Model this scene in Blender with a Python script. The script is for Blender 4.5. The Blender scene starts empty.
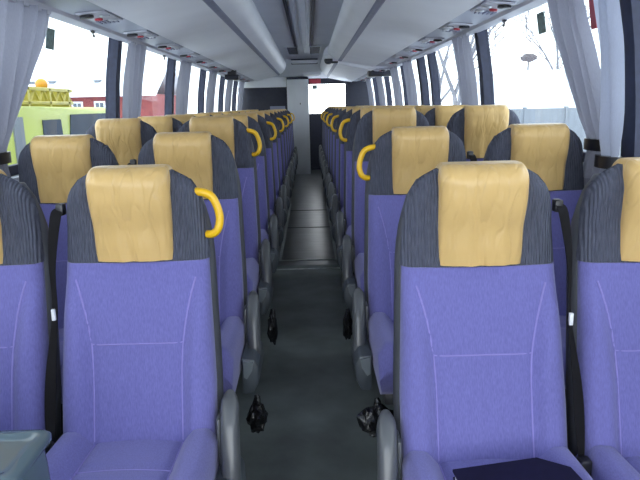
import bpy, bmesh, math, random
from mathutils import Vector, Matrix
random.seed(7)
C = bpy.context.scene.collection
PI = math.pi
XC = -0.055            # centre line of the coach
EYE = 1.25             # camera height above the rear floor

# ------------------------------------------------------------------ materials
def mat(name, col, rough=0.6, metal=0.0, spec=0.5, noise=None, bump=None, wave=None, sheen=0.0, coat=0.0):
    m = bpy.data.materials.new(name); m.use_nodes = True
    nt = m.node_tree; b = nt.nodes['Principled BSDF']
    b.inputs['Base Color'].default_value = (*col, 1)
    b.inputs['Roughness'].default_value = rough
    b.inputs['Metallic'].default_value = metal
    b.inputs['Specular IOR Level'].default_value = spec
    b.inputs['Sheen Weight'].default_value = sheen
    b.inputs['Coat Weight'].default_value = coat
    tc = nt.nodes.new('ShaderNodeTexCoord')
    def mapped(scale):
        mp = nt.nodes.new('ShaderNodeMapping'); mp.inputs['Scale'].default_value = scale
        nt.links.new(tc.outputs['Object'], mp.inputs['Vector']); return mp.outputs['Vector']
    if noise:
        scale, amount, sc3 = noise
        n = nt.nodes.new('ShaderNodeTexNoise'); n.inputs['Scale'].default_value = scale; n.inputs['Detail'].default_value = 5
        nt.links.new(mapped(sc3), n.inputs['Vector'])
        r = nt.nodes.new('ShaderNodeMapRange')
        r.inputs['From Min'].default_value = 0.3; r.inputs['From Max'].default_value = 0.7
        r.inputs['To Min'].default_value = 1 - amount; r.inputs['To Max'].default_value = 1 + amount
        nt.links.new(n.outputs['Fac'], r.inputs['Value'])
        mx = nt.nodes.new('ShaderNodeVectorMath'); mx.operation = 'SCALE'
        mx.inputs[0].default_value = col
        nt.links.new(r.outputs['Result'], mx.inputs['Scale'])
        nt.links.new(mx.outputs['Vector'], b.inputs['Base Color'])
    last = None
    if bump:
        scale, strength, dist, sc3 = bump
        n = nt.nodes.new('ShaderNodeTexNoise'); n.inputs['Scale'].default_value = scale; n.inputs['Detail'].default_value = 3
        nt.links.new(mapped(sc3), n.inputs['Vector'])
        bp = nt.nodes.new('ShaderNodeBump'); bp.inputs['Strength'].default_value = strength; bp.inputs['Distance'].default_value = dist
        nt.links.new(n.outputs['Fac'], bp.inputs['Height']); nt.links.new(bp.outputs['Normal'], b.inputs['Normal']); last = bp
    if wave:
        scale, strength, dist, axis = wave
        w = nt.nodes.new('ShaderNodeTexWave'); w.bands_direction = axis; w.inputs['Scale'].default_value = scale
        w.inputs['Distortion'].default_value = 0.6
        nt.links.new(tc.outputs['Object'], w.inputs['Vector'])
        bp = nt.nodes.new('ShaderNodeBump'); bp.inputs['Strength'].default_value = strength; bp.inputs['Distance'].default_value = dist
        nt.links.new(w.outputs['Fac'], bp.inputs['Height'])
        if last: nt.links.new(last.outputs['Normal'], bp.inputs['Normal'])
        nt.links.new(bp.outputs['Normal'], b.inputs['Normal'])
    return m

def glass_mat(name, tint, gloss=0.04):
    m = bpy.data.materials.new(name); m.use_nodes = True
    nt = m.node_tree; nt.nodes.clear()
    o = nt.nodes.new('ShaderNodeOutputMaterial'); t = nt.nodes.new('ShaderNodeBsdfTransparent'); g = nt.nodes.new('ShaderNodeBsdfGlossy')
    mx = nt.nodes.new('ShaderNodeMixShader')
    t.inputs['Color'].default_value = (*tint, 1); g.inputs['Roughness'].default_value = 0.02; mx.inputs['Fac'].default_value = gloss
    nt.links.new(t.outputs[0], mx.inputs[1]); nt.links.new(g.outputs[0], mx.inputs[2]); nt.links.new(mx.outputs[0], o.inputs['Surface'])
    return m

def curtain_mat(name, col, trans):
    m = bpy.data.materials.new(name); m.use_nodes = True
    nt = m.node_tree; nt.nodes.clear()
    o = nt.nodes.new('ShaderNodeOutputMaterial'); d = nt.nodes.new('ShaderNodeBsdfDiffuse'); t = nt.nodes.new('ShaderNodeBsdfTranslucent')
    n = nt.nodes.new('ShaderNodeTexNoise'); n.inputs['Scale'].default_value = 60
    rm = nt.nodes.new('ShaderNodeMapRange'); rm.inputs['To Min'].default_value = 0.9; rm.inputs['To Max'].default_value = 1.1
    sc = nt.nodes.new('ShaderNodeVectorMath'); sc.operation = 'SCALE'; sc.inputs[0].default_value = col
    nt.links.new(n.outputs['Fac'], rm.inputs['Value']); nt.links.new(rm.outputs['Result'], sc.inputs['Scale'])
    nt.links.new(sc.outputs['Vector'], d.inputs['Color']); nt.links.new(sc.outputs['Vector'], t.inputs['Color'])
    mx = nt.nodes.new('ShaderNodeMixShader'); mx.inputs['Fac'].default_value = trans
    nt.links.new(d.outputs[0], mx.inputs[1]); nt.links.new(t.outputs[0], mx.inputs[2]); nt.links.new(mx.outputs[0], o.inputs['Surface'])
    return m

U = (1, 1, 1)
M = dict(
    purple=mat('purple_plush', (0.154, 0.149, 0.390), 0.9, spec=0.15, noise=(170, 0.13, (2.2, 1, 0.4)), bump=(300, 0.25, 0.002, (1, 1, 0.25)), sheen=0.25),
    piping=mat('purple_piping', (0.26, 0.23, 0.53), 0.8, spec=0.2),
    charcoal=mat('charcoal_ribbed_fabric', (0.088, 0.095, 0.130), 0.85, spec=0.2, noise=(90, 0.28, (3, 1, .35)), wave=(42, 0.8, 0.004, 'X')),
    yellow=mat('yellow_vinyl', (0.64, 0.425, 0.165), 0.33, spec=0.45, noise=(6, 0.05, (1.5, 1, 1)), bump=(7, 0.5, 0.02, (2.4, 1.5, 0.7))),
    shell=mat('seat_shell_grey', (0.055, 0.058, 0.068), 0.5, noise=(20, 0.1, U)),
    armgrey=mat('armrest_grey_plastic', (0.090, 0.096, 0.104), 0.30, spec=0.6, noise=(8, 0.08, U)),
    console=mat('console_blue_grey_plastic', (0.065, 0.078, 0.092), 0.38, spec=0.6, noise=(8, 0.08, U)),
    facet=mat('console_pale_facet', (0.16, 0.185, 0.20), 0.35, spec=0.6),
    handle=mat('yellow_handle_plastic', (0.85, 0.50, 0.010), 0.32, spec=0.5, noise=(10, 0.04, U)),
    belt=mat('black_webbing', (0.008, 0.0075, 0.009), 0.8, spec=0.2, wave=(120, 0.3, 0.001, 'Z')),
    white=mat('white_plastic', (0.75, 0.76, 0.78), 0.4, noise=(10, 0.03, U)),
    black=mat('black_plastic', (0.012, 0.012, 0.016), 0.35, noise=(10, 0.1, U)),
    bag=mat('black_bag_film', (0.010, 0.010, 0.012), 0.25, spec=0.6, bump=(40, 0.8, 0.01, U)),
    metal=mat('bright_metal', (0.60, 0.62, 0.66), 0.3, metal=0.9, noise=(15, 0.05, U)),
    leg=mat('leg_dark_steel', (0.05, 0.05, 0.055), 0.45, metal=0.5, noise=(15, 0.1, U)),
    panel=mat('locker_pale_grey', (0.80, 0.81, 0.86), 0.55, spec=0.4, noise=(3, 0.03, U), bump=(120, 0.06, 0.002, U)),
    nose=mat('locker_nose_grey', (0.82, 0.83, 0.88), 0.42, spec=0.5, noise=(3, 0.03, U)),
    rail=mat('locker_rail_blue_grey', (0.27, 0.29, 0.40), 0.5, spec=0.4, noise=(5, 0.08, (1, 4, 1))),
    strip=mat('service_strip_grey', (0.40, 0.42, 0.50), 0.4, noise=(5, 0.05, U)),
    ledge=mat('ledge_grey', (0.50, 0.50, 0.56), 0.5, noise=(5, 0.04, U)),
    ceil=mat('ceiling_grey', (0.62, 0.64, 0.72), 0.6, noise=(3, 0.04, U)),
    duct=mat('ceiling_duct_grey', (0.50, 0.53, 0.64), 0.4, noise=(3, 0.04, U)),
    navy=mat('pillar_navy_fabric', (0.020, 0.025, 0.055), 0.6, noise=(30, 0.2, U)),
    wall=mat('wall_grey_carpet', (0.20, 0.21, 0.25), 0.85, noise=(60, 0.15, U)),
    sill=mat('sill_pale_grey', (0.52, 0.55, 0.60), 0.45, noise=(10, 0.05, U)),
    darkwall=mat('dark_rear_wall', (0.016, 0.018, 0.035), 0.5, noise=(20, 0.2, U)),
    cabin=mat('cabin_grey_laminate', (0.66, 0.68, 0.73), 0.45, noise=(6, 0.05, (1, 1, .4))),
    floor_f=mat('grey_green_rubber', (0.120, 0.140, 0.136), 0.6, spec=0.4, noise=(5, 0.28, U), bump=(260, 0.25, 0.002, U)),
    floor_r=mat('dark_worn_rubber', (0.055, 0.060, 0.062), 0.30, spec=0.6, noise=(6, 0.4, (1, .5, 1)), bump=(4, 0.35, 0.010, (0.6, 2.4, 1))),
    trimline=mat('floor_trim_metal', (0.42, 0.46, 0.46), 0.4, metal=0.4, noise=(30, 0.2, U)),
    red=mat('red_plastic', (0.42, 0.03, 0.05), 0.4, noise=(10, 0.05, U)),
    sticker=mat('green_grey_print', (0.14, 0.20, 0.19), 0.6, noise=(60, 0.3, U)),
    folder=mat('navy_cover', (0.007, 0.006, 0.028), 0.7, spec=0.2, noise=(40, 0.15, U)),
    paper=mat('white_paper', (0.8, 0.8, 0.78), 0.8, noise=(40, 0.03, U)),
    bin=mat('teal_grey_gloss_plastic', (0.085, 0.125, 0.15), 0.22, spec=0.5, noise=(6, 0.06, U)),
    snow=mat('snow', (0.80, 0.83, 0.88), 0.9, noise=(0.6, 0.06, U), bump=(1.2, 0.5, 0.1, U)),
    lime=mat('lime_truck_paint', (0.43, 0.48, 0.11), 0.45, noise=(2, 0.05, U)),
    boomyel=mat('boom_yellow', (0.40, 0.34, 0.05), 0.5, noise=(3, 0.2, U)),
    truckglass=mat('truck_glass', (0.030, 0.045, 0.075), 0.6, spec=0.2, noise=(2, 0.2, U)),
    orange=mat('orange_beacon', (0.62, 0.28, 0.02), 0.3, noise=(9, 0.05, U)),
    tyre=mat('tyre_rubber', (0.02, 0.02, 0.02), 0.8, noise=(20, 0.2, U)),
    brick=mat('red_boards', (0.22, 0.050, 0.050), 0.8, noise=(3, 0.12, (1, 1, 4))),
    bark=mat('frosted_bark', (0.19, 0.19, 0.215), 0.9, noise=(8, 0.3, (1, 1, .3))),  # haze and overexposure are put into this pale bark colour
    nest=mat('twiggy_clump', (0.13, 0.12, 0.13), 0.9, noise=(14, 0.4, U)),
    fence=mat('grey_boards', (0.20, 0.22, 0.25), 0.8, noise=(3, 0.1, (4, 4, .5))),
    whitewall=mat('white_render', (0.78, 0.80, 0.84), 0.8, noise=(1, 0.03, U)),
    dark_in=mat('dark_window', (0.10, 0.12, 0.15), 0.2, noise=(2, 0.1, U)),
    glass=glass_mat('tinted_glass', (0.70, 0.73, 0.74)),
    clear=glass_mat('clear_glass', (0.97, 0.98, 0.98)),
    curtain=curtain_mat('grey_curtain', (0.36, 0.365, 0.43), 0.30),
    thin=curtain_mat('pale_curtain_lining', (0.50, 0.53, 0.64), 0.5),
)

def creases(m, scale, sc3, strength, dist):          # sharp little folds in the vinyl
    nt = m.node_tree; b = nt.nodes['Principled BSDF']; old = b.inputs['Normal'].links[0].from_socket
    tc = nt.nodes.new('ShaderNodeTexCoord'); mp = nt.nodes.new('ShaderNodeMapping'); mp.inputs['Scale'].default_value = sc3; mp.inputs['Rotation'].default_value = (0, .25, 0)
    n = nt.nodes.new('ShaderNodeTexNoise'); n.inputs['Scale'].default_value = scale; n.inputs['Detail'].default_value = 1.5; n.inputs['Distortion'].default_value = .4
    a = nt.nodes.new('ShaderNodeMath'); a.operation = 'SUBTRACT'; a.inputs[1].default_value = .5
    c = nt.nodes.new('ShaderNodeMath'); c.operation = 'ABSOLUTE'
    r = nt.nodes.new('ShaderNodeMapRange'); r.interpolation_type = 'SMOOTHSTEP'; r.inputs['From Max'].default_value = .07
    bp = nt.nodes.new('ShaderNodeBump'); bp.inputs['Strength'].default_value = strength; bp.inputs['Distance'].default_value = dist
    L = nt.links.new
    L(tc.outputs['Object'], mp.inputs['Vector']); L(mp.outputs['Vector'], n.inputs['Vector']); L(n.outputs['Fac'], a.inputs[0]); L(a.outputs[0], c.inputs[0])
    L(c.outputs[0], r.inputs['Value']); L(r.outputs['Result'], bp.inputs['Height']); L(old, bp.inputs['Normal']); L(bp.outputs['Normal'], b.inputs['Normal'])
creases(M['yellow'], 11, (2.2, 1, .5), .30, .006)

# ------------------------------------------------------------------ mesh helpers
def finish(name, bm, m, sharp=38):
    bmesh.ops.recalc_face_normals(bm, faces=bm.faces)
    me = bpy.data.meshes.new(name); bm.to_mesh(me); bm.free()
    for p in me.polygons: p.use_smooth = True
    me.set_sharp_from_angle(angle=math.radians(sharp))
    for k in (m if isinstance(m, (list, tuple)) else [m]): me.materials.append(k)
    return me

def link(name, me, parent=None, loc=(0, 0, 0), rot=(0, 0, 0)):
    o = bpy.data.objects.new(name, me); C.objects.link(o)
    o.location = loc; o.rotation_euler = rot
    if parent: o.parent = parent
    return o

def obj(name, bm, m, parent=None, sharp=38): return link(name, finish(name, bm, m, sharp), parent)
def tag(o, label, cat, group=None):
    o['label'] = label; o['category'] = cat
    if group: o['group'] = group
    return o
def thing(name, label, cat, loc=(0, 0, 0), rot=(0, 0, 0), group=None): return tag(link(name, None, None, loc, rot), label, cat, group)
def struct(name, bm, m, parent=None, sharp=38):
    o = obj(name, bm, m, parent, sharp)
    if not parent: o['kind'] = 'structure'
    return o

def B(): return bmesh.new()
def box(bm, x0, x1, y0, y1, z0, z1, bev=0.0, seg=2):
    r = bmesh.ops.create_cube(bm, size=1, matrix=Matrix.Translation(((x0+x1)/2, (y0+y1)/2, (z0+z1)/2)) @ Matrix.Diagonal((x1-x0, y1-y0, z1-z0, 1)))
    if bev:
        vs = set(r['verts']); es = [e for e in bm.edges if e.verts[0] in vs and e.verts[1] in vs]
        bmesh.ops.bevel(bm, geom=es, offset=bev, segments=seg, profile=0.5, affect='EDGES')
    return bm
def loft(bm, rings, closed=True, caps=True):
    vs = [[bm.verts.new(p) for p in r] for r in rings]
    n = len(rings[0])
    for a, b in zip(vs, vs[1:]):
        for i in range(n if closed else n-1):
            j = (i+1) % n
            bm.faces.new((a[i], a[j], b[j], b[i]))
    if caps and closed:
        bm.faces.new(vs[0]); bm.faces.new(vs[-1])
    return bm
def tube(bm, pts, r, n=10):
    pts = [Vector(p) for p in pts]; rings = []
    rs = r if isinstance(r, (list, tuple)) else [r]*len(pts)
    ref = None
    for i, p in enumerate(pts):
        d = (pts[min(i+1, len(pts)-1)] - pts[max(i-1, 0)]).normalized()
        if ref is None: ref = d.orthogonal().normalized()
        ref = (ref - d*ref.dot(d)).normalized(); s = d.cross(ref)
        rings.append([p + rs[i]*(math.cos(2*PI*k/n)*ref + math.sin(2*PI*k/n)*s) for k in range(n)])
    return loft(bm, rings)
def prism(bm, prof, y0, y1):          # profile of (x, z) swept along y
    return loft(bm, [[(x, y0, z) for x, z in prof], [(x, y1, z) for x, z in prof]])
def strip_sheet(bm, prof, y0, y1, th=0.008, n=1):   # an open profile with thickness, away from the cabin
    P = [Vector((x, 0, z)) for x, z in prof]; off = []
    for i, p in enumerate(P):
        d = (P[min(i+1, len(P)-1)] - P[max(i-1, 0)]).normalized(); off.append(p + th*Vector((-d.z, 0, d.x)))
    ring = [(p.x, p.z) for p in P] + [(p.x, p.z) for p in reversed(off)]
    return prism(bm, ring, y0, y1)
def rrect(hw, y0, y1, r, z, nf=17, warp=None):     # rounded rectangle in plan, front at y0
    pts = []; r = min(r, hw*0.98, (y1-y0)/2*0.98)
    def arc(cx, cy, a0):
        for k in range(1, 4): a = a0 + PI/2*k/4; pts.append((cx + r*math.cos(a), cy + r*math.sin(a)))
    for k in range(nf): pts.append((-hw+r + (2*hw-2*r)*k/(nf-1), y0))
    arc(hw-r, y0+r, -PI/2)
    for k in range(3): pts.append((hw, y0+r + (y1-y0-2*r)*k/2))
    arc(hw-r, y1-r, 0)
    for k in range(nf): pts.append((hw-r - (2*hw-2*r)*k/(nf-1), y1))
    arc(-hw+r, y1-r, PI/2)
    for k in range(3): pts.append((-hw, y1-r - (y1-y0-2*r)*k/2))
    arc(-hw+r, y0+r, PI)
    ym = (y0+y1)/2
    return [Vector((x, (y + warp(x, z) if warp and y < ym else y), z)) for x, y in pts]
def lerp(tab, v):
    if v <= tab[0][0]: return tab[0][1]
    for (a, p), (b, q) in zip(tab, tab[1:]):
        if v <= b: return p + (q-p)*(v-a)/(b-a)
    return tab[-1][1]
def smooth(a, b, x):
    t = max(0, min(1, (x-a)/(b-a))); return t*t*(3-2*t)
def spline(pts, n=6):
    P = [Vector(p) for p in pts]; P = [2*P[0]-P[1]] + P + [2*P[-1]-P[-2]]; out = []
    for i in range(1, len(P)-2):
        for k in range(n):
            t = k/n; a, b, c, d = P[i-1:i+3]
            out.append(0.5*((2*b) + (c-a)*t + (2*a-5*b+4*c-d)*t*t + (3*b-3*c+d-a)*t**3))
    return out + [P[-2]]

# ------------------------------------------------------------------ floor and shell
FL = [(-1.2, -0.11), (1.5, -0.11), (2.25, -0.05), (3.0, 0.0), (13.2, 0.0)]
def floor_z(y): return lerp(FL, y)
WL, WR = -1.0, 12.9    # front and back ends
def wall_x(side, z):   # inner face of the side wall
    hw = lerp([(-0.2, 1.22), (0.5, 1.245), (0.98, 1.245), (1.2, 1.238), (1.45, 1.215), (1.70, 1.175), (2.2, 1.10)], z)
    return XC + side*hw
LEDGE = EYE + 0.45

def floor_piece(name, y0, y1, m):
    ys = sorted({y0, y1} | {y for y, _ in FL if y0 < y < y1})
    bm = B(); loft(bm, [[(-1.32, y, floor_z(y)), (1.22, y, floor_z(y)), (1.22, y, floor_z(y)-.06), (-1.32, y, floor_z(y)-.06)] for y in ys])
    return struct(name, bm, m)
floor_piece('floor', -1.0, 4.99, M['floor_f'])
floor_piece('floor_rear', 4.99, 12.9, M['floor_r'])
for i, y in enumerate((4.86, 5.16)):
    bm = B(); box(bm, -0.30, 0.215, y-.011, y+.011, 0.0, 0.006, .002); struct('trim_%d' % (i+1), bm, M['trimline'])
for i, y in enumerate((6.62, 7.75)):
    bm = B(); box(bm, -0.29, 0.205, y-.012, y+.012, 0.0, 0.004, .001); struct('trim_seam_%d' % (i+1), bm, M['black'])
bm = B(); box(bm, -0.285, -0.262, 5.19, 8.3, 0.0, 0.006, .002); struct('trim_3', bm, M['trimline'])
bm = B(); box(bm, 0.185, 0.205, 5.19, 8.3, 0.0, 0.006, .002); struct('trim_4', bm, M['trimline'])

for side, nm in ((-1, 'left'), (1, 'right')):
    zs = [-0.2, 0.2, 0.5, 0.8, 0.96]
    bm = B(); strip_sheet(bm, [(wall_x(side, z), z) for z in (zs if side > 0 else zs)], WL, WR, 0.06 * (-side)); struct('wall_' + nm, bm, M['wall'])
    bm = B(); x = wall_x(side, 0.97)
    box(bm, min(x - side*.055, x + side*.02), max(x - side*.055, x + side*.02), WL, WR, 0.955, 0.985, .008); struct('trim_sill_' + nm, bm, M['sill'])
    bm = B()
    box(bm, min(x - side*.02, x + side*.01), max(x - side*.02, x + side*.01), WL, WR, 0.986, 1.03, .006); struct('baseboard_' + nm, bm, M['navy'])
    bm = B(); x = wall_x(side, 1.71)      # outer fascia above the windows
    box(bm, min(x, x+side*.08), max(x, x+side*.08), WL, WR, LEDGE+0.03, 2.2); struct('trim_fascia_' + nm, bm, M['ceil'])

# roof: flat run, then sloping down to the rear
bm = B()
rz = [(WL, EYE+.80), (10.4, EYE+.80), (11.4, EYE+.60), (12.0, EYE+.53), (WR, EYE+.52)]
loft(bm, [[(-1.30, y, z), (1.20, y, z), (1.20, y, max(z+.1, 2.25)), (-1.30, y, max(z+.1, 2.25))] for y, z in rz])
struct('ceiling', bm, M['ceil'])
bm = B(); prism(bm, [(XC-.085, EYE+.80), (XC-.075, EYE+.775), (XC-.05, EYE+.772), (XC-.04, EYE+.79), (XC-.02, EYE+.79), (XC+.0, EYE+.765), (XC+.045, EYE+.765), (XC+.055, EYE+.79), (XC+.075, EYE+.79), (XC+.085, EYE+.80)], WL, 9.8)
tag(obj('ceiling_duct', bm, M['duct']), 'long blue-grey ribbed duct running down the middle of the ceiling', 'duct')
bm = B()
for s in (-1, 1): box(bm, min(XC+s*.10, XC+s*.125), max(XC+s*.10, XC+s*.125), WL, 9.8, EYE+.785, EYE+.80)
struct('trim_5', bm, M['navy'])

# windows: pillars, panes
PILL = [0.45, 2.37, 4.38, 6.14, 7.93, 9.70, 11.4]
def pillar(name, side, y, w=0.085):
    bm = B(); rings = []
    for k in range(9):
        z = 0.96 + (LEDGE+.02-0.96)*k/8; x = wall_x(side, z); a, b = x - side*.012, x + side*.055
        w2 = w*(1.0 + .25*(1-k/8))
        rings.append([(a, y-w2/2, z), (a - side*.006, y, z), (a, y+w2/2, z), (b, y+w2/2, z), (b, y-w2/2, z)])
    loft(bm, rings); return struct(name, bm, M['navy'], sharp=25)
n = 10; wn = 0
for side in (-1, 1):
    ends = [WL] + PILL + [WR]
    for i, y in enumerate(PILL):
        n += 1; pillar('trim_%d' % n, side, y)
    for a, b in zip(ends, ends[1:]):
        wn += 1; bm = B(); rings = []
        for k in range(9):
            z = 0.97 + (LEDGE+.05-0.97)*k/8; x = wall_x(side, z) + side*.035
            rings.append([(x, a+.03, z), (x, b-.03, z), (x+side*.006, b-.03, z), (x+side*.006, a+.03, z)])
        loft(bm, rings); struct('window_%d' % wn, bm, M['glass'], sharp=60)
n += 1; pillar('trim_%d' % n, 1, 6.72, 0.13)       # the doubled pillar by the middle door

# front of the coach (behind the camera)
bm = B(); box(bm, -1.32, 1.22, WL-.08, WL, -0.3, 0.35); struct('wall_front', bm, M['wall'])
bm = B(); box(bm, -1.27, 1.17, WL-.012, WL-.004, 0.35, 2.05); struct('window_front', bm, M['clear'])
# rear wall with its window
bm = B()
for x0, x1, z0, z1 in ((-1.32, 0.0, -.1, 2.2), (0.72, 1.22, -.1, 2.2), (0.0, 0.72, -.1, 1.10), (0.0, 0.72, 1.665, 2.2)): box(bm, x0, x1, WR-.05, WR+.04, z0, z1)
struct('wall_back', bm, M['darkwall'])
bm = B(); box(bm, 0.0, 0.72, WR-.01, WR, 1.10, 1.665); struct('window_back', bm, M['clear'])

# lavatory column and the dark partition beside it
cab = thing('lavatory_cabin', 'pale grey full-height cabin column at the far end of the aisle', 'cabin', (XC-.13, 12.0, 0))
bm = B(); box(bm, -.21, .185, 0, .80, 0, EYE+.515, .008); obj('body', bm, M['cabin'], cab)
bm = B(); box(bm, -.21, .185, -.012, 0.0, EYE+.48, EYE+.515, .003); obj('top_band', bm, M['navy'], cab)
bm = B(); box(bm, .02, .035, -.012, 0.0, 1.28, 1.31, .003); obj('latch', bm, M['black'], cab)
par = thing('rear_partition', 'dark navy partition closing off the rear corner beside the grey cabin', 'partition', (-0.84, 12.1, 0))
bm = B(); box(bm, -.455, .435, 0, .03, 0, EYE+.35, .004); obj('board', bm, M['darkwall'], par)
bm = B(); box(bm, -.455, .435, -.02, .03, EYE+.35, EYE+.56, .006); obj('header', bm, M['panel'], par)
bm = B(); box(bm, .12, .40, -.014, 0, 1.02, 1.26, .006); obj('inset_panel', bm, M['rail'], par)
bm = B(); box(bm, 0.02, 0.24, WR-.075, WR-.051, 1.675, 1.765, .004)
tag(obj('red_sign', bm, M['red']), 'small red panel above the bright rear window', 'sign')
bm = B(); box(bm, 0.075, 0.17, WR-.016, WR-.011, 1.57, 1.65)
tag(obj('window_sticker', bm, M['sticker']), 'tiny dark sticker in the top corner of the rear window', 'sticker')
lb = thing('ceiling_lamp', 'pale bar lamp across the low ceiling just before the rear window', 'lamp', (0.06, 11.5, EYE+.545))  # solid pale bar modelled in place of a highlight on the ceiling
bm = B(); box(bm, -.16, .16, -.03, .03, -.012, .03, .006); obj('housing', bm, M['ceil'], lb)
bm = B(); box(bm, -.14, .14, -.02, .02, -.034, -.012, .008); obj('diffuser', bm, M['white'], lb)

# ceiling grilles
for s, nm in ((-1, 'cabin-column'), (1, 'red-panel')):
    g = thing('ceiling_grille', ('slatted dark vent on the truck-side flank of the ceiling duct' if s < 0 else 'slatted dark vent on the snowy-tree-side flank of the ceiling duct'), 'vent', (XC+s*.16, 9.65, EYE+.80), group='ceiling vents')
    bm = B()
    box(bm, -.085, .085, -.65, -.62, -.018, 0); box(bm, -.085, .085, .62, .65, -.018, 0); box(bm, -.085, -.07, -.62, .62, -.018, 0); box(bm, .07, .085, -.62, .62, -.018, 0)
    obj('frame', bm, M['duct'], g)
    bm = B()
    for k in range(14): box(bm, -.07, .07, -.60+k*.087, -.552+k*.087, -.014, -.004)
    obj('slats', bm, M['navy'], g)
hat = thing('ceiling_hatch', 'thin dark-edged hatch across the low ceiling near the cabin column', 'hatch', (XC, 10.55, EYE+.705), (math.atan2(-.2, 1.4), 0, 0))
bm = B(); box(bm, -.20, .20, -.14, .14, -.016, .0, .004); obj('lid', bm, M['ceil'], hat)
bm = B(); box(bm, -.21, .21, -.165, -.142, -.02, 0); box(bm, -.21, .21, .142, .165, -.02, 0); obj('gasket', bm, M['navy'], hat)

# overhead lockers
def locker(name, label, side, y0, y1, drop=0.0, inward=0.0):
    t = thing(name, label, 'locker', (0, y0, 0)); L = y1-y0
    def P(pr): return [(XC + side*(a - (inward if a < .8 else 0)), EYE+h-(drop if a < 1.1 else 0)) for a, h in pr]
    th = 0.012*(1 if side > 0 else -1)
    bm = B(); strip_sheet(bm, P([(.487, .553), (.60, .531), (.75, .500), (.897, .470)]), 0, L, th); obj('bottom_panel', bm, M['panel'], t)
    bm = B(); strip_sheet(bm, P([(.486, .552), (.484, .560), (.446, .570), (.440, .562)]), 0, L, th); obj('rail', bm, M['rail'], t)
    bm = B(); strip_sheet(bm, P([(.445, .80), (.36, .775), (.325, .74), (.310, .70), (.312, .665), (.335, .625), (.385, .585), (.442, .562)]), 0, L, th); obj('lid', bm, M['nose'], t)
    bm = B(); strip_sheet(bm, P([(.897, .470), (.905, .482), (1.00, .478), (1.105, .468)]), 0, L, th); obj('service_strip', bm, M['strip'], t)
    bm = B(); strip_sheet(bm, P([(1.104, .468), (1.112, .452), (1.165, .442), (1.185, .448), (1.20, .475)]), 0, L, th); obj('ledge', bm, M['ledge'], t)
    if y0 > 1:
        bm = B(); pr = P([(1.10, .47), (.897, .47), (.465, .56), (.385, .585), (.335, .625), (.31, .68), (.325, .74), (.445, .80)]) + [(XC+side*1.10, EYE+.80)]
        prism(bm, pr, -.004, .004); obj('end_cap', bm, M['panel'], t)
    return t
locker('overhead_locker', 'long pale grey overhead locker above the truck-side seats', -1, -.95, 12.05)
locker('overhead_locker', 'long pale grey overhead locker above the snowy-tree-side seats, ending at the small dark camera', 1, -.95, 8.5)
locker('overhead_locker', 'lower pale grey overhead locker behind the small dark camera, reaching the rear window', 1, 8.5, 12.85, .03, .05)

# ------------------------------------------------------------------ service panels under the lockers
bm = B(); box(bm, -.075, .075, -.16, .16, -.010, 0, .009, 3); ME_house = finish('housing', bm, M['ledge'])
def disc(r, z0, z1, n=16):
    bm = B(); loft(bm, [[(r*k*math.cos(2*PI*i/n), r*k*math.sin(2*PI*i/n), z) for i in range(n)] for k, z in ((1, z0), (1, z1+.003), (.8, z1))]); return bm
ME_red = finish('call_button', disc(.028, -.013, -.022), M['red'])
ME_lens = finish('reading_light', disc(.026, -.013, -.020), M['metal'])
ME_noz = finish('air_nozzle', disc(.034, -.013, -.026), M['black'])
bm = B()
for k in range(5): box(bm, -.05+k*.022, -.038+k*.022, -.045, .045, -.018, -.012)
ME_gr = finish('speaker_grille', bm, M['rail'])
ORD = ['first', 'second', 'third', 'fourth', 'fifth', 'sixth', 'seventh', 'eighth', 'ninth', 'tenth', 'eleventh', 'twelfth', 'thirteenth']
SIDE = {-1: 'truck side', 1: 'snowy-tree side'}
for side in (-1, 1):
    for k in range(12):
        y = 2.62 + .83*k + (0 if side < 0 else -.03)
        dz = .03 if side > 0 and y > 8.5 else 0
        if side > 0 and abs(y - 8.5) < .2: y += .25; dz = .03
        t = thing('service_panel', 'passenger light and call panel under the locker, %s from the front on the %s' % (ORD[k], SIDE[side]), 'service panel',
                  (XC + side*1.0, y, EYE+.4755-dz), (0, side*.09, 0), 'service panels under the lockers')
        link('housing', ME_house, t)
        link('call_button', ME_red, t, (side*.012, .01, 0)).scale = (.75, .75, 1)
        link('reading_light', ME_lens, t, (-side*.045, .07, 0)); link('reading_light', ME_lens, t, (-side*.045, -.07, 0))
        link('air_nozzle', ME_noz, t, (side*.03, -.12, 0)); link('speaker_grille', ME_gr, t, (side*.0, .12, 0))

# folded monitors and the little camera
for side, y, w in ((-1, 8.6, .18), (1, 8.95, .33)):
    t = thing('folded_monitor', 'dark folded-up screen under the %s locker' % ('truck-side' if side < 0 else 'snowy-tree-side'), 'monitor', (XC + side*(.93 if side < 0 else 1.03), y, EYE+(.425 if side < 0 else .455)), group='folded screens')
    bm = B(); box(bm, -w/2, w/2, -.11, .11, -.085 if side > 0 else -.07, -.006, .012); obj('casing', bm, M['black'], t)
    bm = B(); box(bm, -w*.4, w*.4, -.114, -.109, -.065, -.02); obj('screen', bm, M['darkwall'], t)
    bm = B(); box(bm, -w*.3, w*.3, -.03, .03, -.008, .06 if side < 0 else .02); obj('hinge', bm, M['leg'], t)
t = thing('ceiling_camera', 'small dark camera with a white cap at the end of the first snowy-tree-side locker', 'camera', (XC+.315, 8.36, EYE+.575))
bm = B(); box(bm, -.05, .05, -.04, .05, .0, .06, .015); obj('white_cap', bm, M['white'], t)
bm = B(); loft(bm, [[(r*math.cos(2*PI*i/16), r*math.sin(2*PI*i/16), z) for i in range(16)] for r, z in ((.052, .0), (.055, -.02), (.045, -.05), (.02, -.065))]); obj('dome', bm, M['black'], t)
bm = B(); box(bm, .03, .12, -.03, .03, -.055, -.03, .008); obj('arm', bm, M['black'], t)

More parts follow.
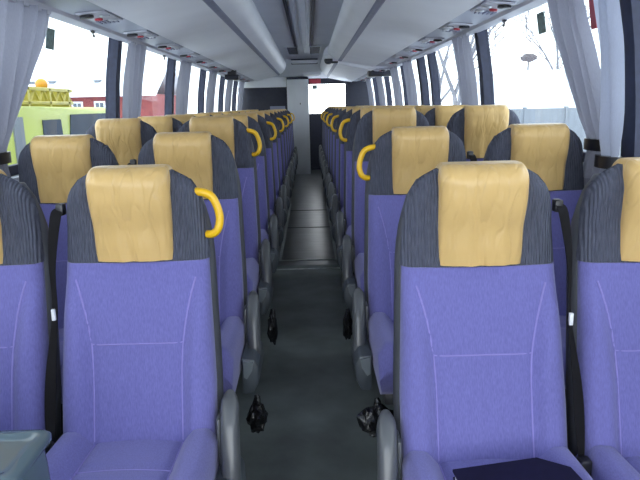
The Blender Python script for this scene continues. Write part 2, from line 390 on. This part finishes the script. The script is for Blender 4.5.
# ------------------------------------------------------------------ seats
ZJ, ZS, ZT = 0.455, 0.944, 1.21          # cushion joint, colour seam, headrest top (above floor)
def yf(z): return lerp([(0.3, -.03), (ZJ, 0.0), (.70, .062), (ZS, .112), (1.05, .120), (1.13, .110), (ZT, .102)], z)
def hw(z): return lerp([(0.38, .219), (.60, .220), (.80, .212), (ZS, .207), (1.02, .201), (1.08, .197), (1.12, .189), (1.15, .176), (1.175, .154), (1.196, .116)], z)
def xb(z): return .123 + .058*max(0, min(1, (z-.64)/.30))**1.9
def bol(x, z):          # bolsters of the purple panel
    fade = 1 - smooth(.74, .90, z); a = abs(x); b = xb(z)
    return -0.022*fade*smooth(b, b+.035, a)*(1 - .55*smooth(.17, .22, a)) + 0.006*fade*smooth(b+.012, b, a)*smooth(b-.012, b, a) + .012*(a/.2)**2*smooth(.8, ZS, z)
bm = B(); rings = []
for k in range(25):
    z = .39 + (ZS-.39)*k/24
    rings.append(rrect(hw(z)-.006, yf(z), yf(z)+.075, .03, z, 41, bol))
ME_back = finish('backrest', (loft(bm, rings), bm)[1], M['purple'], 60)
# piping
bm = B()
for s in (-1, 1):
    tube(bm, [(s*xb(z), yf(z)+bol(xb(z), z)-.0005, z) for z in [.46+.44*k/20 for k in range(21)]], .0028, 6)
z = .722; tube(bm, [(x, yf(z)+bol(x, z)-.0005, z) for x in [-.127+.254*k/10 for k in range(11)]], .0022, 6)
ME_pipe = finish('piping', bm, M['piping'])
# shell behind
bm = B(); rings = []
for k in range(22):
    z = .30 + (1.165-.30)*k/21
    w = hw(z) + (.006 if z < 1.0 else .006 - .012*smooth(1.0, 1.12, z))
    rings.append(rrect(w, yf(z)+.045, yf(z)+.115, .03, z, 9))
ME_shell = finish('back_shell', (loft(bm, rings), bm)[1], M['shell'], 60)
# charcoal shoulders
bm = B(); rings = []
for k in range(26):
    z = ZS + (1.196-ZS)*(1-(1-k/25)**1.5)
    q = smooth(1.13, 1.196, z)
    rings.append(rrect(hw(z) - .003, yf(z)+.004+.025*q, yf(z)+.095-.02*q, .034, z, 21, lambda x, zz: .014*(abs(x)/.2)**2))
ME_wing = finish('shoulder_panel', (loft(bm, rings), bm)[1], M['charcoal'], 60)
# yellow headrest cover
def hwy(z): return lerp([(ZS, .109), (1.03, .109), (1.12, .111), (1.19, .111), (ZT, .110)], z)
bm = B(); rings = []
N = 26
for k in range(N+1):
    z = ZS + .005 + (ZT-ZS-.005)*(1-(1-k/N)**1.6)
    q = max(0, (z-(ZT-.05))/.05); e = 1-math.sqrt(max(0, 1-q*q)) if q > 0 else 0
    bulge = .010*smooth(ZS, 1.00, z) + .022*smooth(.98, 1.13, z)
    def wr(x, zz, kk=k): return (.0030*math.sin(85*x+2*math.sin(14*zz)+60*x*(zz-ZS))+.0022*math.sin(150*x+9*zz))*(1-.9*smooth(.96, 1.14, zz)) + .012*(abs(x)/.12)**3
    rings.append(rrect(hwy(z) - .012*e, yf(z)-.010-bulge+.06*e, yf(z)+.122-.045*e, .030*(1-.3*e), z, 25, wr))
ME_head = finish('headrest_cover', (loft(bm, rings), bm)[1], M['yellow'], 60)
# cushion: cross-sections along y
bm = B(); rings = []
for k in range(24):
    t = k/23; y = .05 - .50*t
    e = smooth(.86, 1.0, t); ring = []
    for i in range(41):
        x = -.222 + .444*i/40; a = abs(x)
        side_h = .044*smooth(.118, .165, a)*(1-.55*smooth(.17, .0, t)**2)
        edge = .040*smooth(.185, .222, a)**2
        groove = -.008*math.exp(-((t-.40)/.02)**2)*smooth(.135, .11, a) - .009*math.exp(-((a-.122)/.008)**2)
        ring.append(Vector((x, y, ZJ+.004 + .022*t + side_h - edge + groove + .004*math.cos(x*18) - .075*e**2)))
    for i in range(41):
        x = .214 - .428*i/40; ring.append(Vector((x, y + .02*e, ZJ - .125 + .03*e)))
    rings.append(ring)
ME_cush = finish('seat_cushion', (loft(bm, rings), bm)[1], M['purple'], 60)
bm = B()
for s in (-1, 1): tube(bm, [(s*.122, .05-.50*t, ZJ+.004+.022*t-.0075+.004*math.cos(.122*18)) for t in [k/20*.85 for k in range(21)]], .0028, 6)
tube(bm, [(x, .05-.50*.40, ZJ+.004+.022*.40-.006+.004*math.cos(x*18)) for x in [-.12+.24*k/10 for k in range(11)]], .0024, 6)
ME_cpipe = finish('piping', bm, M['piping'])
# base frame
bm = B(); box(bm, -.20, .20, -.38, .10, .285, .335, .01); ME_frame = finish('seat_frame', bm, M['leg'])
bm = B(); box(bm, -.035, .035, -.30, .05, .02, .29, .012); box(bm, -.10, .10, -.36, .10, 0.0, .022, .006); ME_leg = finish('pedestal_leg', bm, M['leg'])

def side_meshes(s):     # s: direction of the aisle
    d = {}
    # folded-down armrest: a tall arched grip
    path = spline([(s*.254, .060, .552), (s*.255, .026, .545), (s*.257, -.008, .51), (s*.259, -.030, .46), (s*.260, -.045, .42), (s*.261, -.055, .38), (s*.261, -.06, .33)], 4)
    bm = B(); rings = []
    nP = len(path)
    for i, p in enumerate(path):
        dd = (path[min(i+1, nP-1)] - path[max(i-1, 0)]).normalized(); nrm = Vector((0, -dd.z, dd.y)).normalized()
        if nrm.y > 0: nrm = -nrm
        w = .0255*min(1, .45+.55*math.sin(min(1, (i+.6)/5)*PI/2)); h = .032
        ring = []
        for q in range(14):
            a = 2*PI*q/14; ca, sa = math.cos(a), math.sin(a)
            ring.append(p + Vector((1, 0, 0))*w*math.copysign(abs(ca)**.7, ca) + nrm*h*math.copysign(abs(sa)**.7, sa))
        rings.append(ring)
    loft(bm, rings); d['arm'] = finish('armrest', bm, M['armgrey'], 50)
    bm = B()
    prof = [(.222, .395), (.268, .39), (.285, .36), (.285, .30), (.262, .255), (.222, .25)]
    loft(bm, [[(s*x, y, z) for x, z in prof] for y in (-.19, .06)])
    bmesh.ops.bevel(bm, geom=bm.edges[:], offset=.008, segments=2, affect='EDGES', profile=.5)
    d['con'] = finish('side_console', bm, M['console'])
    bm = B(); loft(bm, [[(s*x, -.188+o, z) for x, z in ((.230, .388), (.268, .382), (.262, .35), (.242, .318), (.230, .325))] for o in (0, -.014)])
    d['fac'] = finish('release_flap', bm, M['facet'])
    bm = B(); box(bm, min(s*.221, s*.232), max(s*.221, s*.232), -.02, .05, .34, .53, .005); d['br'] = finish('hinge_bar', bm, M['armgrey'])
    # yellow grab handle
    bm = B(); tube(bm, spline([(s*.150, .180, 1.128), (s*.180, .150, 1.134), (s*.215, .150, 1.122), (s*.232, .150, 1.09), (s*.238, .148, 1.055), (s*.230, .146, 1.025), (s*.212, .152, 1.012), (s*.185, .172, 1.010)], 5), .0115, 10)
    d['handle'] = finish('grab_handle', bm, M['handle'])
    # belt on the window side
    q = -s; bm = B(); prev = []
    pts = spline([(q*.206, .16, 1.10), (q*.216, .135, 1.075), (q*.224, .098, .95), (q*.218, .066, .82), (q*.229, .022, .66), (q*.237, 0.0, .52), (q*.235, -.03, .42)], 5)
    rings = []
    for i, p in enumerate(pts):
        wv = .0095 + .0045*math.sin(i*.35)
        rings.append([p + Vector((-wv, -.004, 0)), p + Vector((wv, .004, 0)), p + Vector((wv, .0075, 0)), p + Vector((-wv, -.0005, 0))])
    loft(bm, rings); d['belt'] = finish('seat_belt', bm, M['belt'])
    bm = B(); box(bm, q*.208-.011, q*.208+.011, .145, .175, 1.075, 1.108, .005); d['guide'] = finish('belt_guide', bm, M['black'])
    bm = B(); box(bm, q*.218-.005, q*.218+.005, .052, .062, .80, .832, .002); d['blabel'] = finish('belt_label', bm, M['white'])
    bm = B(); box(bm, q*.236-.014, q*.236+.014, -.05, -.015, .38, .48, .006); d['buckle'] = finish('buckle', bm, M['black'])
    return d
SM = {1: side_meshes(1), -1: side_meshes(-1)}

def seat(x, y, side, row, aisle, handle, label):
    t = thing('passenger_seat', label, 'seat', (x, y, floor_z(y-.15)), (0, 0, random.uniform(-.004, .004)), 'purple seats with yellow headrests')
    b = link('backrest', ME_back, t); link('piping', ME_pipe, b)
    link('back_shell', ME_shell, t); link('shoulder_panel', ME_wing, t); link('headrest_cover', ME_head, t)
    c = link('seat_cushion', ME_cush, t); link('piping', ME_cpipe, c)
    f = link('seat_frame', ME_frame, t); link('pedestal_leg', ME_leg, f)
    if side > 0 and row > 2: t.scale = (1, 1, 1.02)      # this side sits a touch higher
    d = SM[-side]
    if aisle:
        link('armrest', d['arm'], t); cn = link('side_console', d['con'], t); link('release_flap', d['fac'], cn); link('hinge_bar', d['br'], cn)
        if row <= 4:
            s = link('seat_belt', d['belt'], t); link('belt_guide', d['guide'], s); l = link('belt_label', d['blabel'], s); link('buckle', d['buckle'], s)
        if handle: link('grab_handle', d['handle'], t)
    return t
PITCH = 0.78
for side, rows in ((-1, 13), (1, 13)):
    for r in range(1, rows+1):
        y = 1.63 + PITCH*(r-1)
        if side > 0 and r == 1: y = 1.48
        h = (r % 2 == 1) if side < 0 else (r % 2 == 0)
        xa, xw = (-.497, -.970) if side < 0 else (.432, .903)
        seat(xa, y, side, r, True, h, '%s-row aisle seat on the %s, purple with yellow headrest%s' % (ORD[r-1].capitalize(), SIDE[side], ' and yellow grab handle' if h else ''))
        seat(xw, y, side, r, False, False, '%s-row window seat on the %s, purple with yellow headrest' % (ORD[r-1].capitalize(), SIDE[side]))

# ------------------------------------------------------------------ bags, folder, console by the front seats
def bag(x, y, z, sx, sy, sz, label, seed):
    rnd = random.Random(seed); bm = B()
    bmesh.ops.create_icosphere(bm, subdivisions=3, radius=1)
    for v in bm.verts:
        n_ = 1 + .16*math.sin(7*v.co.x+seed)*math.sin(6*v.co.z+2*seed) + rnd.uniform(-.09, .09)
        taper = 1 - .35*smooth(.2, 1, v.co.z)
        v.co = Vector((v.co.x*sx*n_*taper, v.co.y*sy*n_*taper, v.co.z*sz*n_))
    t = thing('rubbish_bag', label, 'bag', (x, y, z), group='black bags tied beside the aisle')
    obj('sack', bm, M['bag'], t, 20)
    bm = B(); tube(bm, spline([(0, .01, sz*.7), (.003, .02, sz+.004), (0, .025, sz+.016)], 4), [.016-.001*i for i in range(9)], 8); obj('tied_neck', bm, M['bag'], t)
bag(-.222, 2.17, .140, .036, .05, .058, 'crumpled black bag beside the second-row truck-side aisle seat', 1)
bag(-.205, 2.95, .20, .024, .05, .075, 'crumpled black bag beside the third-row truck-side aisle seat', 2)
bag(.215, 2.10, .150, .072, .055, .055, 'bulky crumpled black bag beside the second-row snowy-tree-side aisle seat', 3)
bag(.160, 2.95, .20, .024, .05, .065, 'crumpled black bag beside the third-row snowy-tree-side aisle seat', 4)

zc = floor_z(1.3) + ZJ + .022
t = thing('folder', 'navy folder with white pages lying on the first-row snowy-tree-side aisle seat', 'folder', (.454, 1.255, zc+.020), (0, math.radians(-3.5), math.radians(2)))
bm = B()
prof = [(-.132, .115), (.075, .128), (.135, .075), (.150, -.13), (-.128, -.13)]
loft(bm, [[(x, y, .016) for x, y in prof], [(x, y, .022) for x, y in prof]]); obj('cover', bm, M['folder'], t)
bm = B(); loft(bm, [[(x*.96-.002, y*.93, 0.002) for x, y in prof], [(x*.96-.002, y*.93, .016) for x, y in prof]]); obj('pages', bm, M['paper'], t)
bm = B(); loft(bm, [[(x, y, -.004) for x, y in prof], [(x, y, .002) for x, y in prof]]); obj('back_cover', bm, M['folder'], t)

t = thing('plastic_console', 'glossy grey plastic console with a rounded lid, in front of the first-row truck-side window seat', 'console', (-.770, 1.02, floor_z(1.0)))
bm = B(); rings = []
for z, y0, g in ((0, -.19, 0.0), (.05, -.20, .0), (.45, -.20, .006), (.56, -.19, .008), (.63, -.16, .008), (.685, -.10, .006), (.715, -.02, .002)): rings.append(rrect(.232+g, y0, .155, .03, z, 9))
loft(bm, rings); obj('body', bm, M['bin'], t, 50)
bm = B(); rings = []
for z, g in ((.715, .004), (.722, .010), (.735, .010), (.741, .004), (.741, -.010), (.735, -.015), (.734, -.03)): rings.append(rrect(.232+g, -.01-g, .158+g, .02, z, 9))
loft(bm, rings); obj('lid', bm, M['bin'], t, 50)
bm = B(); tube(bm, spline([(.02, -.170, .625), (.10, -.166, .632), (.15, -.178, .605), (.178, -.196, .55), (.185, -.206, .48)], 6), .005, 8); obj('trim_bead', bm, M['metal'], t)  # bright metal arc imitating the curved highlight on the front face

# ------------------------------------------------------------------ curtains
def curtain(side, ytop, ybot, label, ztop=LEDGE-.005, zbot=0.94, ztie=1.075, pleats=5, m='curtain', amp=.030, xoff=.052, tie=True):
    t = thing('curtain', label, 'curtain', (wall_x(side, 1.4), (ytop[0]+ytop[1])/2, zbot), group='grey window curtains')
    ox, oy, oz = t.location
    bm = B(); nv, nu = 26, 64; rows = []
    for j in range(nv+1):
        z = zbot + (ztop-zbot)*j/nv
        s = smooth(ztie, ztop, z)**.75 if z > ztie else 0
        a = ybot[0] + (ytop[0]-ybot[0])*s; b = ybot[1] + (ytop[1]-ybot[1])*s
        if z < ztie: a -= .02*(ztie-z)/.2; b += .03*(ztie-z)/.2
        pinch = .45 + .55*smooth(0, .12, abs(z-ztie))
        row = []
        for i in range(nu+1):
            u = i/nu
            x = wall_x(side, z) - side*(xoff + amp*pinch*(math.sin(u*pleats*2*PI + .5*math.sin(z*4)) + .35*math.sin(u*pleats*4.7+z*3)))
            row.append(bm.verts.new((x-ox, a+(b-a)*u-oy, z-oz)))
        rows.append(row)
    for r0, r1 in zip(rows, rows[1:]):
        for i in range(nu): bm.faces.new((r0[i], r0[i+1], r1[i+1], r1[i]))
    o = obj('fabric', bm, M[m], t, 80)
    if tie:
        bm = B(); yc = (ybot[0]+ybot[1])/2-oy; h = (ybot[1]-ybot[0])/2+.012; x = wall_x(side, ztie) - side*xoff - ox
        ring = [(x + .036*math.cos(2*PI*k/20), yc + h*math.sin(2*PI*k/20)) for k in range(20)]
        loft(bm, [[(a, b, ztie-oz+dz) for a, b in ring] for dz in (-.022, .022)]); obj('tie_band', bm, M['black'], t)
    bm = B(); box(bm, wall_x(side, ztop)-side*xoff-ox-.012, wall_x(side, ztop)-side*xoff-ox+.012, ytop[0]-oy, ytop[1]-oy, ztop-oz-.01, ztop-oz+.012, .004); obj('rail', bm, M['ledge'], t)
    return t
for side in (-1, 1):
    for i, y in enumerate(PILL):
        if i == 0: continue
        w = .60 if i == 1 else .42
        o = (.13 if i == 1 else .05) if not (side > 0 and i == 3) else .74
        nm = ['', 'first', 'second', 'third', 'fourth', 'fifth', 'sixth'][i]
        if side > 0 and i == 1:
            curtain(1, (2.63, 2.94), (2.45, 2.62), 'wide grey curtain swept back beside the bright snowy-tree-side front window', pleats=4)
            curtain(1, (2.30, 2.45), (2.32, 2.46), 'pale thin curtain next to the navy pillar nearest the snowy-tree-side front seats', ztie=1.02, pleats=2, m='thin', amp=.03, xoff=.075)
            continue
        curtain(side, (y+o, y+o+w), (y+o-.02, y+o+w*.27 if i == 1 else y+o+w*.8), 'grey gathered curtain beside the %s navy pillar from the front, %s' % (nm, SIDE[side]), pleats=5 if i < 3 else 4)

# things on the panes
def on_pane(name, side, y, z, wy, wz, m, label, cat, rz=0):
    x = wall_x(side, z) + side*.028; slope = math.atan((wall_x(side, z+.05)-wall_x(side, z-.05))/.1)
    bm = B(); box(bm, -.002, .002, -wy/2, wy/2, -wz/2, wz/2)
    o = tag(obj(name, bm, m), label, cat); o.location = (x, y, z); o.rotation_euler = (0, slope, 0); return o
on_pane('window_sticker', -1, 3.33, 1.605, .10, .10, M['sticker'], 'small grey-green sticker on the truck-side front window', 'sticker')
on_pane('window_sticker', 1, 3.30, 1.625, .10, .10, M['sticker'], 'small grey-green sticker on the snowy-tree-side front window', 'sticker')
on_pane('red_tag', 1, 2.72, 1.63, .05, .20, M['red'], 'small red tag in the gap between the parted grey curtains', 'tag')
for side, y, w in ((-1, 3.80, 'front'), (1, 3.72, 'front'), (-1, 5.62, 'second')):
    t = thing('curtain_hook', 'tiny dark hook hanging from the ledge over the %s %s window' % (SIDE[side].replace(' side', '-side'), w), 'hook', (wall_x(side, LEDGE)-side*.02, y, LEDGE-.012), group='small hooks under the window ledges')
    bm = B(); box(bm, -.008, .008, -.022, .022, -.006, .008, .003); obj('bracket', bm, M['black'], t)
    bm = B(); tube(bm, spline([(0, 0, -.004), (0, .004, -.02), (0, .016, -.026), (0, .022, -.016)], 4), .005, 6); obj('hook', bm, M['black'], t)

# ------------------------------------------------------------------ outside
GZ = -1.35
bm = B(); bmesh.ops.create_grid(bm, x_segments=60, y_segments=60, size=90, matrix=Matrix.Translation((0, 25, GZ)))
for v in bm.verts: v.co.z += .08*math.sin(v.co.x*.5)*math.cos(v.co.y*.4)
g = struct('ground', bm, M['snow'])

# lime truck
t = thing('crane_truck', 'lime-yellow truck with a crane boom on its roof, parked outside in the snow', 'truck', (-4.6, 9.7, GZ+.10))
def pr(prof, x0, x1): 
    bm = B(); loft(bm, [[(x, y, z) for y, z in prof] for x in (x0, x1)]); return bm
bm = pr([(-2.2, .55), (2.15, .55), (2.15, 1.75), (1.95, 2.45), (1.7, 2.56), (-1.6, 2.58), (-2.2, 2.50)], -1.1, 1.1)
bmesh.ops.bevel(bm, geom=bm.edges[:], offset=.07, segments=3, affect='EDGES', profile=.5); obj('cab_body', bm, M['lime'], t)
bm = pr([(-.28, 1.78), (1.95, 1.78), (1.78, 2.46), (-.10, 2.46)], 1.09, 1.115); obj('side_window', bm, M['truckglass'], t)
bm = pr([(-1.12, 1.75), (-.42, 1.75), (-.50, 2.40), (-1.12, 2.40)], 1.09, 1.115); obj('rear_side_window', bm, M['truckglass'], t)
bm = pr([(-1.98, .62), (-1.72, .62), (-1.72, 2.45), (-1.98, 2.45)], 1.09, 1.12); obj('door_post', bm, M['fence'], t)
bm = B()
for x in (.75, 1.0):
    box(bm, x-.03, x+.03, -2.1, .3, 2.60, 2.65, .01); box(bm, x-.03, x+.03, -2.1, .3, 2.78, 2.83, .01)
    for k in range(8): tube(bm, [(x, -2.05+k*.29, 2.63), (x, -1.9+k*.29, 2.80), (x, -1.76+k*.29, 2.63)], .018, 6)
for k in range(4): box(bm, .72, 1.03, -2.0+k*.7, -1.94+k*.7, 2.55, 2.82)
obj('crane_boom', bm, M['boomyel'], t)
bm = B(); bmesh.ops.create_uvsphere(bm, u_segments=16, v_segments=10, radius=.085, matrix=Matrix.Translation((.875, -.45, 2.88))); obj('beacon', bm, M['orange'], t)
for yy in (-1.3, 1.3):
    bm = B(); loft(bm, [[(x, yy + r*math.cos(2*PI*i/24), .48 + r*math.sin(2*PI*i/24)) for i in range(24)] for x, r in ((.85, .42), (.88, .48), (1.10, .48), (1.13, .42))]); obj('wheel', bm, M['tyre'], t)
# red house
t = thing('red_house', 'red wooden house with white-framed windows and a snowy roof, beyond the truck', 'house', (-12.0, 31, GZ))
bm = B(); box(bm, -7, 4.6, 0, 7, 0, 3.35); obj('wall', bm, M['brick'], t)
bm = B(); loft(bm, [[(x, y, z) for y, z in ((-.4, 3.25), (3.5, 5.0), (7.4, 3.25), (7.4, 3.5), (3.5, 5.3), (-.4, 3.5))] for x in (-7.3, 4.9)]); obj('roof', bm, M['snow'], t)
for x in (-5.0, -3.0, -1.0, 1.1, 2.15):
    bm = B(); box(bm, x-.26, x+.26, -.05, .02, 2.35, 3.05); w = obj('window', bm, M['whitewall'], t)
    bm = B(); box(bm, x-.18, x-.02, -.07, -.04, 2.43, 2.97); box(bm, x+.02, x+.18, -.07, -.04, 2.43, 2.97); obj('pane', bm, M['dark_in'], w)
for x in (-1.15, -.2, 1.95):
    bm = B(); box(bm, x-.13, x+.13, .5, 1.4, 3.6, 4.0); box(bm, x-.17, x+.17, .46, 1.5, 4.0, 4.05); obj('dormer', bm, M['fence'], t)
t = thing('red_barn', 'red gabled barn with a snowy roof seen through the second truck-side window', 'barn', (-11.2, 46, GZ))
bm = B(); loft(bm, [[(x, y, z) for x, z in ((-2.6, 0), (.7, 0), (.7, 2.0), (-.95, 4.8), (-2.6, 2.0))] for y in (0, 9)]); obj('wall', bm, M['brick'], t)
bm = B()
for s in (-1, 1): loft(bm, [[(-.95 + s*a, y, z) for a, z in ((0, 4.8), (1.9, 1.6), (1.9, 1.9), (0, 5.1))] for y in (-.3, 9.3)])
obj('roof', bm, M['snow'], t)
bm = B(); box(bm, -.5, -.05, -.06, .02, 2.3, 3.0); obj('window', bm, M['whitewall'], t)

# right: white building, board fence, trees
t = thing('white_building', 'long low white building with a snowy flat roof beyond the snowy-tree-side windows', 'building', (15.5, 33, GZ))
bm = B(); box(bm, -6.2, 6.5, -3, 8, .0, 3.65); obj('wall', bm, M['whitewall'], t)
bm = B(); box(bm, -6.5, 6.8, -3.3, 8.3, 3.65, 3.95, .1); obj('roof', bm, M['snow'], t)
bm = B(); box(bm, 1.2, 1.6, -3.05, -2.9, 2.3, 2.75); obj('window', bm, M['dark_in'], t)
bm = B(); box(bm, -2.9, 3.5, -.06, .06, 0, 2.30)
for k in range(5): box(bm, -2.95+k*1.6, -2.85+k*1.6, -.1, .1, 0, 2.36)
f = tag(obj('board_fence', bm, M['fence']), 'grey board fence standing before the low white building', 'fence'); f.location = (9.6, 25, GZ)
bm = B(); bmesh.ops.create_icosphere(bm, subdivisions=4, radius=1)
for v in bm.verts:
    k = 1 + .06*math.sin(4*v.co.x)*math.cos(5*v.co.y); v.co = Vector((v.co.x*7*k, v.co.y*5*k, v.co.z*1.9*k))
s = tag(obj('snow_bank', bm, M['snow']), 'heaped snow bank outside the second snowy-tree-side window', 'snow bank'); s.location = (11.5, 62, GZ)

def tree(x, y, h, seed, label, nest=None, depth=5, spread=.55):
    rnd = random.Random(seed); t = thing('bare_tree', label, 'tree', (x, y, GZ), group='bare winter trees')
    bm = B()
    def grow(p, d, L, r, lev):
        pts = [p]; q = p.copy(); dd = d.copy()
        for k in range(3):
            dd = (dd + Vector((rnd.uniform(-.12, .12), rnd.uniform(-.12, .12), .04))).normalized(); q = q + dd*L/3; pts.append(q.copy())
        tube(bm, pts, [r*(1-.12*k) for k in range(4)], 5 if lev < 2 else 4)
        if lev >= depth: return
        for k in range(3 if lev else 4):
            a = rnd.uniform(0, 2*PI); nd = (dd + spread*Vector((math.cos(a), math.sin(a), rnd.uniform(-.1, .5)))*rnd.uniform(.8, 1.4)).normalized()
            grow(q if k else pts[2], nd, L*rnd.uniform(.62, .8), r*.58, lev+1)
    grow(Vector((0, 0, 0)), Vector((0, 0, 1)), h*.36, h*.016, 0)
    obj('trunk', bm, M['bark'], t)
    if nest:
        nz, nr = nest; bm = B(); tube(bm, spline([(0, 0, 1.0), (.05, 0, nz*.5), (-.03, 0, nz*.8), (0, 0, nz)], 4), [.11-.005*i for i in range(13)], 7); obj('stem', bm, M['bark'], t)
        bm = B(); bmesh.ops.create_icosphere(bm, subdivisions=3, radius=nr)
        for v in bm.verts:
            k = 1 + rnd.uniform(-.16, .16); v.co = Vector((v.co.x*1.15*k, v.co.y*1.15*k, v.co.z*.62*k + nz))
        obj('round_clump', bm, M['nest'], t, 20)
tree(15.4, 46, 5.9, 3, 'short bare tree with a dark round clump on its stem, outside the snowy-tree-side front window', (5.55, .46), depth=2, spread=.3)
tree(18.2, 48, 11.0, 11, 'tall spreading bare tree behind the low white building')
tree(8.6, 44, 10.5, 5, 'dark-stemmed bare tree seen through the second snowy-tree-side window')
tree(30, 40, 12, 8, 'bare tree beyond the snowy-tree-side curtains, farthest from the aisle')
tree(5.6, 24, 8, 21, 'slender bare tree outside the middle snowy-tree-side windows', depth=4)

# ------------------------------------------------------------------ light
w = bpy.data.worlds.new('overcast'); bpy.context.scene.world = w; w.use_nodes = True
nt = w.node_tree; bg = nt.nodes['Background']
tc = nt.nodes.new('ShaderNodeTexCoord'); sep = nt.nodes.new('ShaderNodeSeparateXYZ'); rp = nt.nodes.new('ShaderNodeValToRGB')
nt.links.new(tc.outputs['Generated'], sep.inputs[0]); nt.links.new(sep.outputs['Z'], rp.inputs['Fac']); nt.links.new(rp.outputs['Color'], bg.inputs['Color'])
rp.color_ramp.elements[0].color = (.93, .96, 1.0, 1); rp.color_ramp.elements[1].color = (.86, .93, 1.0, 1)
bg.inputs['Strength'].default_value = 6.0

# ------------------------------------------------------------------ camera
F = 640.0; vp = (309, 106); roll = math.radians(1.5)
Yc = Vector((vp[0]-320, 240-vp[1], -F)).normalized()
Zc = Vector((-math.sin(roll), math.cos(roll), 0)); Zc = (Zc - Yc*Zc.dot(Yc)).normalized(); Xc = Yc.cross(Zc)
R = Matrix((Xc, Yc, Zc))       # rows: world axes seen from the camera = camera-to-world
cam = bpy.data.cameras.new('camera'); co = bpy.data.objects.new('camera', cam); C.objects.link(co)
co.matrix_world = Matrix.Translation((0, 0, EYE)) @ R.to_4x4()
cam.sensor_width = 36; cam.lens = 36*F/640; cam.clip_start = 0.05
sc = bpy.context.scene; sc.camera = co
sc.view_settings.view_transform = 'Standard'; sc.view_settings.look = 'None'; sc.view_settings.gamma = 1; sc.view_settings.use_curve_mapping = False
sc.view_settings.exposure = 0.0
sc.cycles.max_bounces = 10; sc.cycles.transparent_max_bounces = 16
